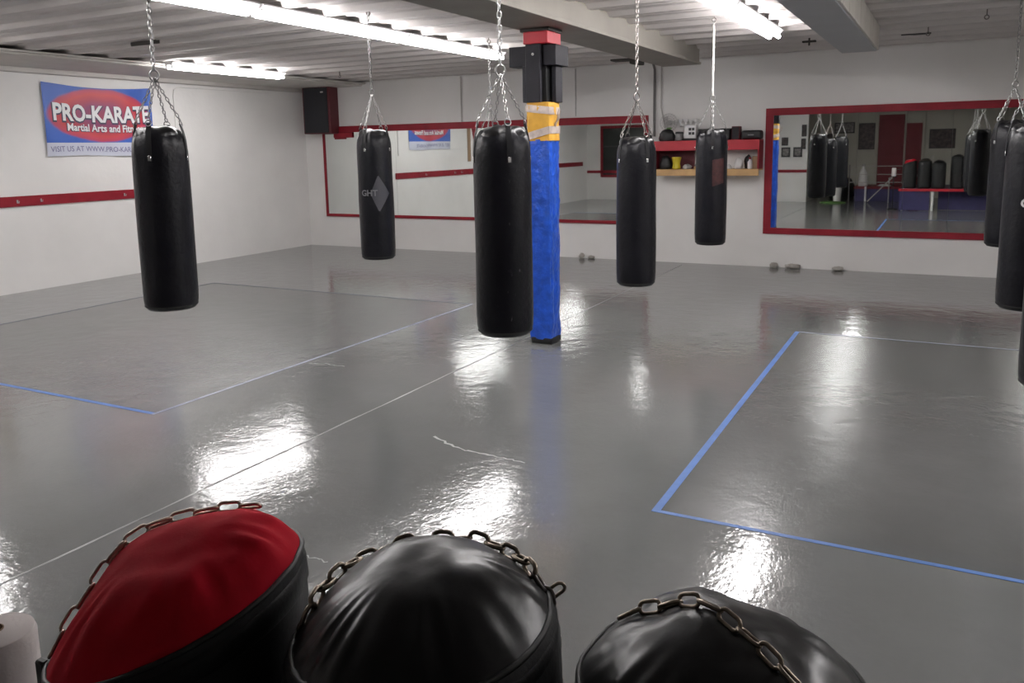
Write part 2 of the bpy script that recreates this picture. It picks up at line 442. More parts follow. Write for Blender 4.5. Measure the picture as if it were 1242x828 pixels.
# plaster lumps along the foot of the back wall
for i, (x, w, h, lab) in enumerate([(-5.93, .10, .10, 'crumbled plaster lump at the wall foot beside the blue pillar'), (-5.74, .13, .06, 'low plaster crumb at the wall foot, right of the taller lump by the pillar'),
                                    (-2.47, .13, .09, 'squarish plaster lump at the wall foot under the wide mirror corner'), (-2.17, .24, .08, 'longest plaster lump at the wall foot under the wide mirror'),
                                    (-1.47, .17, .07, 'rightmost plaster lump at the wall foot under the wide mirror')]):
    b = new(); bmesh.ops.create_icosphere(b, subdivisions=3, radius=1)
    for v in b.verts:
        n = 1+.35*noise.noise(v.co*2.2+Vector((i*7, 0, 0))); v.co = Vector((v.co.x*w/2*n, v.co.y*.05*n, max(-.0, .45+v.co.z*.55*n)*h))
    tag(obj('plaster_lump', b, 'plaster', None, 40, (x, YB-.052, 0)), lab, 'rubble', 'plaster lumps at the foot of the back wall')

# ------------------------------------------------------------------ mirrors
def mirror(name, label, x0, x1, z0, z1, seams, fw_t, fw_s, fw_b, yb=YB, face=-1, drop=0.):
    """framed mirror on the back wall; z0..z1 is the glass"""
    t = thing(name, label, 'mirror', (x0, yb, z0))
    xs = [x0]+seams+[x1]
    for a, c in zip(xs[:-1], xs[1:]):
        b = new(); box(b, a-x0+.0015, c-x0-.0015, -.014, -.008, 0, z1-z0); obj('mirror_panel', b, 'mirror', t, 0)
    b = new(); box(b, 0, x1-x0, -.0075, -.001, 0, z1-z0); obj('backing', b, 'mirroredge', t, 0)
    W = x1-x0; Hh = z1-z0
    b = new(); box(b, -fw_s, W+fw_s, -.035, -.001, Hh, Hh+fw_t, .003)
    box(b, -fw_s, W+fw_s, -.035, -.001, -fw_b, 0, .003)
    box(b, -fw_s, 0, -.035, -.001, 0, Hh, .003); box(b, W, W+fw_s, -.035, -.001, 0, Hh, .003)
    obj('frame', b, 'red', t)
    return t
mirror('wall_mirror', 'long red-framed mirror on the back wall behind the pillar, left of the shelves', -11.93, -4.72, .71, 2.44, [-10.08, -8.24, -6.44], .13, .05, .06)
mirror('wall_mirror', 'wide red-framed mirror at the right on the back wall', -2.55, 2.0, .66, 2.49, [-2.0, -1.27, -.59, .04, .75, 1.4], .115, .12, .10)
b = new(); box(b, 0, .5, -.05, -.036, 0, .11, .01); box(b, .02, .3, -.05, -.036, -.03, 0, .008)
tag(obj('red_board', b, 'red', None, 30, (-11.66, YB, 2.33)), 'short red board under the speaker at the left mirror corner', 'board')

# ------------------------------------------------------------------ speaker
S = thing('wall_speaker', 'tall black loudspeaker with maroon sides, high in the far left corner', 'speaker', (-11.83, 13.84, 2.42), math.radians(9))
b = new(); box(b, -.33, .33, -.17, .17, 0, .97, .012); obj('cabinet', b, 'maroon', S)
b = new(); box(b, -.295, .275, -.19, -.168, .02, .95, .008); obj('grille', b, 'grille', S)
b = new(); box(b, .12, .19, -.196, -.188, .84, .87, .002); obj('badge', b, 'silver', S)

# ------------------------------------------------------------------ banner
def banner():
    t = thing('banner', 'blue and red vinyl karate banner with white lettering on the left wall', 'banner', (XL+.03, 8.11, 2.05))
    def warp(y, z):
        top = z/1.15
        sag = -.055*math.sin(PI*min(max(y/2, 0), 1))*top+.012*math.sin(PI*y)*(1-top)
        x = .012*math.sin(y*5.1+z*1.3)+.007*math.sin(y*11+z*4)
        return Vector((x, y, z+sag))
    b = new(); nx, nz = 48, 20; g = [[[b.verts.new(warp(2*i/nx, 1.15*j/nz)+Vector((o, 0, 0))) for j in range(nz+1)] for i in range(nx+1)] for o in (0, -.002)]
    for i in range(nx):
        for j in range(nz):
            b.faces.new((g[0][i][j], g[0][i+1][j], g[0][i+1][j+1], g[0][i][j+1])); b.faces.new((g[1][i][j], g[1][i][j+1], g[1][i+1][j+1], g[1][i+1][j]))
    obj('sheet', b, 'banner', t, 60)
    def fit(name, body, size, m, y0, z0, width, lift, offset):
        me = text_mesh(body, size, offset=offset, extrude=.0004)
        xs = [v.co.x for v in me.vertices]; a, k = min(xs), width/(max(xs)-min(xs))
        for v in me.vertices: v.co = warp(y0+(v.co.x-a)*k, z0+v.co.y)+Vector((lift+v.co.z, 0, 0))
        me.materials.clear(); me.materials.append(M[m])
        o = bpy.data.objects.new(name, me); C.objects.link(o); o.parent = t
    fit('lettering_outline', 'PRO-KARATE', .38, 'textdark', .13, .565, 1.82, .003, .026)
    fit('lettering', 'PRO-KARATE', .38, 'textwhite', .15, .58, 1.78, .006, .012)
    fit('lettering_outline', 'Martial Arts and Fitness', .17, 'textdark', .355, .405, 1.42, .003, .010)
    fit('lettering', 'Martial Arts and Fitness', .17, 'textwhite', .37, .412, 1.39, .006, .004)
    fit('web_address', 'VISIT US AT WWW.PRO-KARATE', .125, 'texturl', .05, .07, 1.64, .004, .0005)
banner()
# red rail with clips on the left wall
R = thing('wall_rail', 'long dark red wooden rail along the left wall under the banner', 'rail', (XL, 6, 1.31))
b = new(); box(b, 0, .03, -7.5, 4.75, 0, .155, .004); obj('board', b, 'red', R)
for yy in (.0, 1.55, 1.92, 3.4):
    b = new(); box(b, .03, .045, yy-.012, yy+.012, .05, .10, .003); tube(b, [(.04, yy, .06), (.075, yy, .055), (.085, yy, .085)], .005, 6)
    obj('hook', b, 'ltgrey', R)
b = new(); box(b, 0, .018, 0, .17, 0, 1.05, .003)
tag(obj('wall_board', b, 'card', None, 30, (XL, 6.95, 1.68)), 'upright tan board on the left wall, seen in the long mirror', 'board')
b = new(); vs = [(0, 0, .5), (0, .34, .5), (0, .17, 0)]
f = [b.verts.new(v) for v in vs]+[b.verts.new((v[0]+.006, v[1], v[2])) for v in vs]
b.faces.new(f[:3]); b.faces.new(f[3:][::-1])
for k in range(3): b.faces.new((f[k], f[(k+1) % 3], f[3+(k+1) % 3], f[3+k]))
tag(obj('pennant', b, 'red', None, 0, (XL+.004, 6.55, 2.2)), 'red pennant on the left wall, seen at its top in the long mirror', 'pennant')

# conduits
def conduit(label, pts, r, m):
    b = new(); tube(b, pts, r, 10)
    for p in (pts[0],): pass
    tag(obj('conduit', b, m), label, 'pipe')
conduit('thin grey conduit running down from the beam to the left mirror corner', [(-4.56, YB-.1, H-.02), (-4.56, YB-.03, H-.1), (-4.56, YB-.03, 2.2)], .022, 'darkpipe')
conduit('pale conduit beside the grey one near the shelf', [(-4.44, YB-.02, H), (-4.44, YB-.02, 2.7), (-4.36, YB-.02, 2.3)], .012, 'pipe')
conduit('thin pale conduit on the back wall above the long mirror', [(-8.47, YB-.02, H), (-8.47, YB-.02, 2.56)], .013, 'pipe')
conduit('thin conduit up the back wall left of the pillar', [(-6.05, YB-.012, H), (-6.05, YB-.012, 2.6)], .006, 'ltgrey')
conduit('painted conduit with an elbow, high on the left wall beside the strip light', [(XL+.015, 13.0, 3.26), (XL+.015, 10.75, 3.26), (XL+.015, 10.62, 3.20), (XL+.015, 10.6, 3.08), (XL+.015, 10.6, 1.9)], .012, 'wall')
# eye hooks left in the deck
def ceiling_hook(label, x, y, z=H):
    b = new(); tube(b, [(0, 0, .02), (0, 0, -.05)], .007, 6)
    tube(b, [(.022*math.sin(a), 0, -.072+.022*math.cos(a)) for a in [2*PI*k/12 for k in range(12)]], .006, 6, closed=True)
    tag(obj('ceiling_hook', b, 'darksteel', None, 40, (x, y, z)), label, 'hook', 'empty hooks in the ceiling')
ceiling_hook('empty eye hook in the ceiling right of the duct end', -.31, 11.9)
ceiling_hook('empty eye hook in the ceiling near the top right, nearest the hanging chain', .29, 10.7)
ceiling_hook('empty eye hook in the ceiling between the speaker and the strip light', -9.7, 11.9)
V = thing('sprinkler_head', 'small dark fitting under the ceiling left of the duct end', 'fitting', (-1.76, 12.1, H))
b = new(); tube(b, [(0, 0, .01), (0, 0, -.09)], .012, 8); obj('stem', b, 'darkgap', V)
b = new(); box(b, -.09, .09, -.03, .03, -.05, -.025, .006); obj('crossbar', b, 'darkgap', V)

# ------------------------------------------------------------------ pillar
P = thing('padded_column', 'square pillar wrapped in blue padding with yellow foam and black boards on top', 'pillar', (-3.70, 7.74, 0))
def wrap_mesh(w, z0, z1, nz, amp, seed, ns=14, rr=.05):
    b = new(); rings = []
    for j in range(nz+1):
        z = z0+(z1-z0)*j/nz; ring = []
        for k in range(4*ns):
            side, f = divmod(k, ns); f = f/ns*2-1
            x, y = (f, -1) if side == 0 else (1, f) if side == 1 else (-f, 1) if side == 2 else (-1, -f)
            l = math.hypot(x, y); q = max(abs(x), abs(y))
            s = w/2*(1-.04*(l-1)/.414*1.2)
            n = noise.noise(Vector((x*2.2+seed, y*2.2, z*3.5)))*amp+abs(noise.noise(Vector((x*5+seed, y*5, z*13))))*amp*.8
            ring.append(b.verts.new((x*(s+n), y*(s+n), z)))
        rings.append(ring)
    m = 4*ns
    for j in range(nz):
        for k in range(m): b.faces.new((rings[j][k], rings[j][(k+1) % m], rings[j+1][(k+1) % m], rings[j+1][k]))
    b.faces.new(rings[0][::-1]); b.faces.new(rings[-1]); return b
b = wrap_mesh(.245, .05, 2.13, 90, .012, 2.); obj('blue_padding', b, 'blue', P, 50)
b = new(); box(b, -.115, .13, -.125, .12, 0, .07, .015, 2); obj('base', b, 'black', P)
for k in range(11):   # clear tape glints round the padding edge
    pass
b = wrap_mesh(.258, 2.115, 2.50, 16, .010, 5.); obj('yellow_foam', b, 'yellow', P, 50)
def tape_band(zc, h, tilt):
    b = wrap_mesh(.275, zc-h/2, zc+h/2, 4, .009, 9.)
    for v in b.verts: v.co.z += tilt*(v.co.x)
    obj('silver_tape', b, 'silvertape', P, 50)
tape_band(2.43, .075, -.12); tape_band(2.19, .075, .25)
b = new(); box(b, -.08, .08, -.08, .08, 2.45, 3.19, .004); obj('post', b, 'black', P)
def board(x0, x1, y0, y1, z0, z1, name='board', m='charcoal'):
    b = new(); box(b, x0, x1, y0, y1, z0, z1, .005); obj(name, b, m, P)
board(-.115, .045, -.155, -.105, 2.50, 3.07); board(-.055, .115, .105, .155, 2.50, 3.07)
board(.105, .155, -.01, .15, 2.50, 2.86); board(-.155, -.105, -.15, .01, 2.50, 2.86)
board(-.33, -.08, -.10, .10, 2.86, 3.06, 'cross_arm'); board(.06, .20, -.11, .20, 2.86, 3.06, 'cross_arm')
b = new(); box(b, -.135, .135, -.165, .165, 3.07, 3.19, .008); obj('red_band', b, 'redbright', P)
b = new(); box(b, -.17, .15, -.16, .16, 3.19, 3.222, .003); obj('top_plate', b, 'darkgap', P)
b = new(); bmesh.ops.create_icosphere(b, subdivisions=2, radius=.014, matrix=Matrix.Translation((-.03, -.158, 2.97))); obj('bolt_head', b, 'ltgrey', P)
# loose tape end sticking off the yellow foam
b = new(); 
for k, (dx, dz) in enumerate([(.05, .10), (.07, .08)]):
    tube(b, [(.13, 0, 2.25+.03*k), (.15+dx*.5, -.02, 2.28+dz*.6), (.14+dx, -.03, 2.28+dz+.05)], [.010, .008, .004], 6)
obj('loose_tape', b, 'silvertape', P)

# ------------------------------------------------------------------ punching bags
def bag_fn(R, Hh, folds, seed, amp):
    def fn(th, r, z):
        k = max(0., (z-(Hh-.22))/.22)
        n = noise.noise(Vector((math.cos(th)*1.6+seed, math.sin(th)*1.6, z*2.4)))
        r2 = r*(1+.018*n)
        fold = math.sin(folds*th+seed)*.5+noise.noise(Vector((math.cos(th)*4, math.sin(th)*4, z*5+seed)))
        r2 *= 1+amp*fold*k*k
        dz = 0
        if k > .55: dz = .03*(math.cos(4*th)*.5+.5)*(k-.55)/.45*min(1, r/R*1.1)
        return r2, z+dz
    return fn
def tapered(s, e=2): return s
def make_bag(label, x, y, z0, Hh, R, ztop, ring_dz=.40, seed=1., m='vinyl', rope=False, rz=.3, tilt=(0, 0), ztie=None, cm='steel'):
    t = thing('punching_bag', label, 'punching bag', (x, y, z0), rz, 'black punching bags hanging from the ceiling')
    t.rotation_euler = (tilt[0], tilt[1], rz)
    fn = bag_fn(R, Hh, 11, seed, .075)
    prof = [(0, 0), (R*.55, 0), (R*.86, .008), (R*.96, .03), (R*1.0, .065), (R*1.01, .12)]
    n = 26
    for i in range(n+1):
        f = i/n; z = .12+(Hh-.12-.16)*f
        prof.append((R*(1.015+.008*math.sin(f*PI)-.02*f), z))
    prof += [(R*.99, Hh-.135), (R*.975, Hh-.105), (R*.945, Hh-.075), (R*.89, Hh-.05), (R*.80, Hh-.025), (R*.72, Hh-.015)]
    b = new(); lathe(b, prof, 56, fn); obj('body', b, m, t, 60)
    b = new(); lathe(b, [(R*.86, Hh-.055), (R*.84, Hh-.028), (R*.74, Hh-.002), (R*.6, Hh+.012), (R*.4, Hh+.02), (R*.2, Hh+.022), (0, Hh+.022)], 48, lambda th, r, z: (fn(th, r, z)[0], z+.022*math.cos(2*th+1)**2*min(1, r/R)+.018*noise.noise(Vector((r*16*math.cos(th), r*16*math.sin(th), seed)))))
    obj('top_cover', b, 'captop', t, 60)
    # bottom seam
    b = new(); lathe(b, [(R*.965, .028), (R*.99, .034), (R*.985, .042)], 40, fn); obj('seam', b, 'seam', t, 60)
    ring = Vector((0, 0, Hh+ring_dz))
    for k in range(4):
        a = k*PI/2; d = Vector((math.cos(a), math.sin(a), 0)); s = Vector((-d.y, d.x, 0))
        # webbing strap up the side and over the rim
        b = new(); path = [(R*1.02, Hh-.20), (R*1.015, Hh-.13), (R*.985, Hh-.06), (R*.93, Hh-.01), (R*.84, Hh+.042)]
        L_ = [(b.verts.new(d*r+s*.016+Vector((0, 0, z))), b.verts.new(d*r-s*.016+Vector((0, 0, z))), b.verts.new(d*(r-.004)-s*.016+Vector((0, 0, z-.001))), b.verts.new(d*(r-.004)+s*.016+Vector((0, 0, z-.001)))) for r, z in path]
        for p0, p1 in zip(L_[:-1], L_[1:]):
            for q in range(4): b.faces.new((p0[q], p0[(q+1) % 4], p1[(q+1) % 4], p1[q]))
        b.faces.new(L_[0]); b.faces.new(L_[-1])
        st = obj('strap', b, 'strap', t, 30)
        b = new(); box(b, R*1.0, R*1.04, -.011, .011, Hh-.20, Hh-.165, .002, mtx=Matrix.Rotation(a, 4, 'Z')); obj('rivet_plate', b, 'silver', st)
        c0 = d*(R*.86)+Vector((0, 0, Hh+.045))
        b = new(); tube(b, [c0+(s*math.cos(q)+Vector((0, 0, 1))*math.sin(q)-d*.3*math.sin(q))*.02 for q in [2*PI*i/12 for i in range(12)]], .0035, 6, closed=True); obj('d_ring', b, cm, st)
        b = new(); chain(b, [c0+Vector((0, 0, .015)), ring-Vector((0, 0, .02))], .038, .024, .0036, seg=5, n=3); obj('chain', b, cm, t)
    b = new(); tube(b, [ring+Vector((.03*math.cos(q), 0, .035*math.sin(q))) for q in [2*PI*i/14 for i in range(14)]], .006, 6, closed=True); obj('swivel_ring', b, cm, t)
    topz = ztop-z0
    # undo the tilt for the plumb line: the hanger is straight above the ring
    if rope:
        b = new(); tube(b, [ring+Vector((0, 0, .03)), Vector((0, 0, topz-.10))], .011, 8)
        for i in range(40):
            f = i/39; z = ring.z+.03+(topz-.13-ring.z)*f; q = i*1.4
            tube(b, [(.008*math.cos(q), .008*math.sin(q), z), (.008*math.cos(q+1.2), .008*math.sin(q+1.2), z+.035)], .007, 5)
        obj('rope', b, 'rope', t)
        b = new(); chain(b, [(0, 0, topz-.11), (0, 0, topz-.02)], .046, .028, .0045); obj('chain', b, cm, t)
    else:
        b = new(); chain(b, [ring+Vector((0, 0, .03)), Vector((0, 0, topz-.03))], .052, .034, .0052, seg=6, n=4); obj('hanger_chain', b, cm, t)
    b = new(); tube(b, [(.022*math.cos(q), 0, topz-.035+.022*math.sin(q)) for q in [2*PI*i/12 for i in range(12)]], .006, 6, closed=True)
    tube(b, [(0, 0, topz-.013), (0, 0, topz+.02)], .007, 6); obj('ceiling_hook', b, 'darksteel', t)
    return t
R0 = .178
def wrap_text(parent, body, size, zc, R, az, m, **k):
    """print on the cylindrical side, centred at azimuth az (local)"""
    def fn(c):
        a = az+c.x/R; rr = R+.004+c.z; return Vector((rr*math.cos(a), rr*math.sin(a), zc+c.y))
    return text_obj('print', body, size, m, parent, fn, align='CENTER', **k)
def wrap_shape(parent, pts, zc, R, az, m, name='emblem'):
    b = new(); nseg = 10
    # pts: polygon (u, z); triangulated fan of thin strips
    us = [p[0] for p in pts]; u0, u1 = min(us), max(us); n = 16; prev = None
    def span(u):
        zs = []
        for (a, c) in zip(pts, pts[1:]+pts[:1]):
            if (a[0]-u)*(c[0]-u) <= 0 and a[0] != c[0]:
                zs.append(a[1]+(c[1]-a[1])*(u-a[0])/(c[0]-a[0]))
        return (min(zs), max(zs)) if zs else (0, 0)
    for i in range(n+1):
        u = u0+(u1-u0)*i/n; lo, hi = span(min(max(u, u0+1e-5), u1-1e-5)); a = az+u/R
        q = [b.verts.new((r*math.cos(a), r*math.sin(a), zc+z)) for r, z in ((R+.0035, lo), (R+.0035, hi), (R-.004, hi), (R-.004, lo))]
        if prev:
            for j in range(4): b.faces.new((prev[j], prev[(j+1) % 4], q[(j+1) % 4], q[j]))
        else: b.faces.new(q)
        prev = q
    b.faces.new(prev)
    return obj(name, b, m, parent, 60)
DH = H+.0
B1 = make_bag('long black punching bag hanging before the banner, leftmost of the hanging bags', -4.72, 3.86, .99, 1.22, R0, H+.03, .36, 1.3, rz=.5, tilt=(0, math.radians(.35)))
B2 = make_bag('black punching bag with a faint grey diamond print, second from the left', -5.30, 7.0, .91, 1.33, R0+.002, H+.02, .40, 2.1, rz=.1)
B3 = make_bag('large scuffed black punching bag hanging right beside the blue pillar', -2.51, 4.64, .845, 1.315, R0+.004, H+.03, .37, 3.7, m='vinylscuff', rz=.75)
B6 = make_bag('black punching bag almost hidden behind the large scuffed bag', -5.42, 9.72, 1.0, 1.2, R0, H+.03, .40, 4.4, rz=.2)
B4 = make_bag('black punching bag hanging between the pillar and the red shelf', -2.50, 7.18, .77, 1.33, R0, H+.03, .38, 5.2, rz=.9, cm='darksteel')
B5 = make_bag('black punching bag on a white rope before the red shelf', -2.43, 9.60, .88, 1.31, R0, H+.03, .38, 6.1, rope=True, rz=.3)
BR1 = make_bag('black punching bag cut by the right edge, nearest of the right row', .53, 4.47, .88, 1.24, R0, H+.03, .38, 7.7, rz=.4)
BR2 = make_bag('black punching bag with white letters at the right edge', .53, 6.70, .86, 1.27, R0, H+.03, .38, 8.2, rz=.1)
BR3 = make_bag('black punching bag in the right row, partly behind the lettered one', .55, 9.7, .96, 1.24, R0, H+.03, .38, 9.9, rz=.6)
def toward(b, extra=0.):   # local azimuth of the side facing the stage
    return math.atan2(-b.location.y, -b.location.x)-b.rotation_euler[2]+extra
wrap_shape(B2, [(-.085, 0), (0, .19), (.12, 0), (0, -.19)], .70, R0+.004, toward(B2, .15), 'textgrey')
wrap_text(B2, 'GHT', .085, .68, R0+.010, toward(B2, -.38), 'textdim', offset=.002)
wrap_text(BR2, 'CO', .08, .73, R0+.013, toward(BR2, -.02), 'textwhite', offset=.003)
wrap_shape(B5, [(-.07, -.16), (-.07, .14), (.07, .16), (.07, -.12)], .85, R0+.002, toward(B5, .45), 'redfade', 'faded_print')

# ------------------------------------------------------------------ shelves between the mirrors
K = thing('wall_shelf', 'red and pine two-tier wall shelf between the mirrors', 'shelf', (-4.5, YB, 1.53))
W_ = 1.80
b = new(); box(b, 0, W_, -.34, -.005, .56, .585, .003); obj('top_board', b, 'redbright', K)
b = new(); box(b, 0, W_, -.36, -.335, .42, .585, .004); obj('front_board', b, 'redbright', K)
b = new(); box(b, 0, W_, -.34, -.005, .085, .11, .003); box(b, 0, W_, -.36, -.335, 0, .11, .004); obj('lower_board', b, 'wood', K)
for xx in (0, W_-.03):
    b = new(); box(b, xx, xx+.03, -.335, -.005, .11, .56, .003); obj('end_panel', b, 'red', K)
b = new(); box(b, .03, .66, -.025, -.006, .11, .56); obj('back_panel', b, 'maroon', K)
ZT, ZL = 1.53+.586, 1.53+.111
YS = YB-.17
def blob(name, label, cat, x, y, z, sx, sy, sz, m, seed, group=None, amp=.25, sub=3, fl=.5):
    b = new(); bmesh.ops.create_icosphere(b, subdivisions=sub, radius=1)
    for v in b.verts:
        n = 1+amp*noise.noise(v.co*1.8+Vector((seed*3.1, 0, 0))); v.co = Vector((v.co.x*sx*n, v.co.y*sy*n, v.co.z*sz*n))
        v.co.z = max(v.co.z, -sz*fl)
    for v in b.verts: v.co.z += sz*fl
    return tag(obj(name, b, m, None, 60, (x, y, z)), label, cat, group)
blob('gear_bag', 'slumped black gear bag on the left end of the red shelf', 'bag', -4.27, YS-.08, ZT, .15, .075, .13, 'black', 1)
blob('green_cloth', 'small green cloth lying on the black gear bag', 'cloth', -4.23, YS-.06, ZT+.2, .05, .05, .018, 'green', 2, sub=2)
T = thing('gear_case', 'boxy black case on the red shelf beside the slumped bag', 'case', (-4.045, YS-.08, ZT))
b = new(); box(b, -.05, .05, -.09, .09, 0, .14, .02, 2); obj('body', b, 'grey', T)
b = new(); box(b, -.052, .052, -.092, .092, .10, .15, .02, 2); obj('lid', b, 'black', T)
T = thing('white_box', 'white box with four dark windows on the red shelf', 'box', (-3.86, YS-.05, ZT+.035))
b = new(); box(b, -.10, .10, -.05, .05, 0, .22, .006); obj('body', b, 'white', T)
for dx in (-.0, .055):
    for dz in (.06, .13):
        b = new(); box(b, dx-.022, dx+.022, -.054, -.049, dz, dz+.045, .002); obj('window', b, 'black', T)
b = new(); box(b, -.13, .12, -.12, .07, 0, .034, .008)
tag(obj('flat_pad', b, 'black', None, 30, (-3.85, YS-.03, ZT)), 'flat black pad under the white box on the red shelf', 'pad')
T = thing('trophy', 'silver cup-topped trophy standing behind the white box', 'trophy', (-4.02, YS+.10, ZT))
b = new(); box(b, -.06, .20, -.03, .03, 0, .03, .004); box(b, .05, .09, -.02, .02, .03, .25, .004); obj('base', b, 'ltgrey', T)
for k in range(4):
    b = new(); lathe(b, [(0, .25), (.02, .25), (.008, .28), (.012, .30), (.04, .33), (.042, .365), (.034, .365), (0, .33)], 14, c=(-.06+.087*k, 0)); obj('cup', b, 'white', T)
b = new(); box(b, -.07, .21, -.02, .02, .235, .252, .003); obj('rail', b, 'ltgrey', T)
F = thing('desk_fan', 'grey wire-guard fan at the left end of the red shelf', 'fan', (-4.28, YS+.10, ZT))
b = new(); lathe(b, [(0, 0), (.05, 0), (.05, .015), (.015, .03), (.012, .20), (0, .20)], 16); obj('stand', b, 'ltgrey', F)
b = new()
for rr_ in (.04, .075, .11, .14, .155): tube(b, [(rr_*math.cos(q), -.03-.02*(1-rr_/.155), .31+rr_*math.sin(q)) for q in [2*PI*i/28 for i in range(28)]], .003, 5, closed=True)
for k in range(20):
    q = 2*PI*k/20; tube(b, [(.02*math.cos(q), -.05, .31+.02*math.sin(q)), (.155*math.cos(q), -.03, .31+.155*math.sin(q))], .0022, 4)
obj('guard', b, 'ltgrey', F)
b = new(); lathe(b, [(0, -.02), (.045, -.02), (.045, .03), (0, .03)], 16)
for v in b.verts: v.co = Vector((v.co.x, v.co.z, .31+v.co.y))
obj('motor', b, 'ltgrey', F)
for k in range(3):
    b = new(); q = 2*PI*k/3
    vs = [b.verts.new((r_*math.cos(q+o), -.02+dy, .31+r_*math.sin(q+o))) for r_, o, dy in ((.03, 0, 0), (.12, -.35, .01), (.13, .35, -.01), (.03, .3, 0))]
    vt = [b.verts.new(v.co+Vector((0, .003, 0))) for v in vs]
    b.faces.new(vs); b.faces.new(vt[::-1])
    for i in range(4): b.faces.new((vs[i], vs[(i+1) % 4], vt[(i+1) % 4], vt[i]))
    obj('blade', b, 'ltgrey', F)
T = thing('black_crate', 'wide black crate on the red shelf behind the roped bag', 'crate', (-3.45, YS, ZT))
b = new(); box(b, -.26, .26, -.13, .13, 0, .17, .012); box(b, -.27, .27, -.14, .14, .155, .185, .008); obj('body', b, 'black', T)
b = new(); box(b, -.07, .07, -.136, -.129, .06, .11, .003); obj('label_plate', b, 'grey', T)
T = thing('bookshelf_speaker', 'small upright black speaker on the red shelf right of the crate', 'speaker', (-3.10, YS-.03, ZT))
b = new(); box(b, -.065, .065, -.08, .08, 0, .215, .006); obj('cabinet', b, 'maroon', T)
b = new(); box(b, -.055, .055, -.086, -.079, .012, .20, .003); obj('grille', b, 'grille', T)
T = thing('black_case', 'low rounded black case at the right end of the red shelf', 'case', (-2.85, YS-.02, ZT))
b = new(); box(b, -.155, .16, -.11, .11, .0, .145, .035, 3); obj('body', b, 'black', T)
b = new(); box(b, -.05, .05, -.115, -.108, .06, .08, .004); obj('handle', b, 'grey', T)
# lower shelf
T = thing('yellow_tub', 'bright yellow tub on the pine shelf', 'tub', (-4.09, YS-.08, ZL))
b = new(); lathe(b, [(0, 0), (.055, 0), (.072, .02), (.06, .09), (.075, .17), (.075, .18), (.06, .18)], 24); obj('body', b, 'yellowtub', T)
b = new(); lathe(b, [(0, .175), (.08, .175), (.08, .20), (0, .205)], 24); obj('lid', b, 'yellowtub', T)
blob('black_glove', 'black padded glove at the dark left end of the pine shelf', 'glove', -4.30, YS, ZL, .11, .10, .15, 'black', 4)
blob('grey_shoe', 'grey shoe-like bundle beside the yellow tub', 'bundle', -3.92, YS-.03, ZL, .075, .08, .055, 'ltgrey', 6)
blob('dark_glove', 'dark rounded glove on the pine shelf right of the grey bundle', 'glove', -3.73, YS+.03, ZL, .075, .07, .065, 'grey', 7)
b = new(); box(b, -.045, .045, -.04, .04, 0, .045, .005); tag(obj('wood_block', b, 'wood', None, 30, (-3.72, YS-.13, ZL)), 'small pine block on the pine shelf edge', 'block')
blob('headguard', 'white and black padded headguard on the right half of the pine shelf', 'headguard', -3.05, YS-.05, ZL, .07, .08, .125, 'white', 9)
blob('focus_mitt', 'black padded mitt between the white headguard and the white bottle', 'mitt', -2.92, YS+.06, ZL, .06, .055, .15, 'black', 10)
T = thing('white_bottle', 'white bottle on the pine shelf near its right end', 'bottle', (-2.86, YS-.09, ZL))
b = new(); lathe(b, [(0, 0), (.036, 0), (.038, .02), (.038, .11), (.016, .14), (.016, .155), (0, .155)], 18); obj('body', b, 'white', T)
b = new(); lathe(b, [(0, .155), (.02, .155), (.02, .185), (0, .185)], 14); obj('cap', b, 'red', T)
b = new(); box(b, -.05, .05, -.08, .08, 0, .20, .004); tag(obj('cardboard_box', b, 'card', None, 30, (-2.78, YS+.02, ZL)), 'upright cardboard box at the right end of the pine shelf', 'box')
blob('white_wrap', 'crumpled white hand wrap on the pine shelf under the roped bag edge', 'wrap', -3.20, YS-.1, ZL, .05, .05, .05, 'white', 12, sub=3)

# ------------------------------------------------------------------ rear of the hall, seen in the wide mirror
for i, (x0, x1, z1) in enumerate([(-2.28, -1.44, 2.98), (-1.37, -.86, 2.66)]):
    b = new(); box(b, x0, x1, YR, YR+.05, 0, z1, .005); d = struct('door_%d' % (i+1), b, 'reddoor')
    b = new(); box(b, x0+.08, x1-.08, YR+.05, YR+.06, z1*.52, z1-.15, .003); box(b, x0+.08, x1-.08, YR+.05, YR+.06, .15, z1*.46, .003); obj('door_panel', b, 'reddoor', d)
    b = new(); tube(b, [(x1-.07, YR+.05, 1.02), (x1-.07, YR+.10, 1.02), (x1-.16, YR+.10, 1.02)], .01, 8); obj('door_handle', b, 'steel', d)
b = new(); box(b, -2.40, -2.29, YR, YR+.06, 0, 3.05, .004); box(b, -.85, -.77, YR, YR+.06, 0, 3.05, .004); box(b, -1.43, -1.38, YR, YR+.06, 0, 3.05, .004); struct('trim_10', b, 'rearwall')
def picture(label, x, z, w, h, ypos, m='photo2', rim=.03):
    t = thing('framed_picture', label, 'picture', (x, ypos, z), 0, 'pictures on the rear walls')
    b = new(); box(b, -w/2, w/2, .001, .02, 0, h, .003); obj('frame', b, 'black', t)
    b = new(); box(b, -w/2+rim, w/2-rim, .0195, .024, rim, h-rim); obj('print', b, m, t)
picture('tall dark framed poster on the rear wall left of the red doors', -2.68, 1.75, .56, .95, YR, 'photo')
picture('wide black framed poster right of the narrow red door', -.22, 1.75, .82, .68, YR, 'photo')
picture('left of two small black framed certificates low on the near rear wall', -5.02, 1.55, .30, .34, YP, 'photo2', .05)
picture('right of two small black framed certificates low on the near rear wall', -4.62, 1.55, .30, .34, YP, 'photo2', .05)
picture('small dark picture above the left certificate', -5.06, 1.95, .22, .28, YP, 'photo')
picture('portrait picture beside the rear wall corner', -4.43, 2.25, .16, .4, YP, 'photo')
picture('narrow picture high at the rear wall corner', -4.44, 1.82, .16, .36, YP, 'photo')
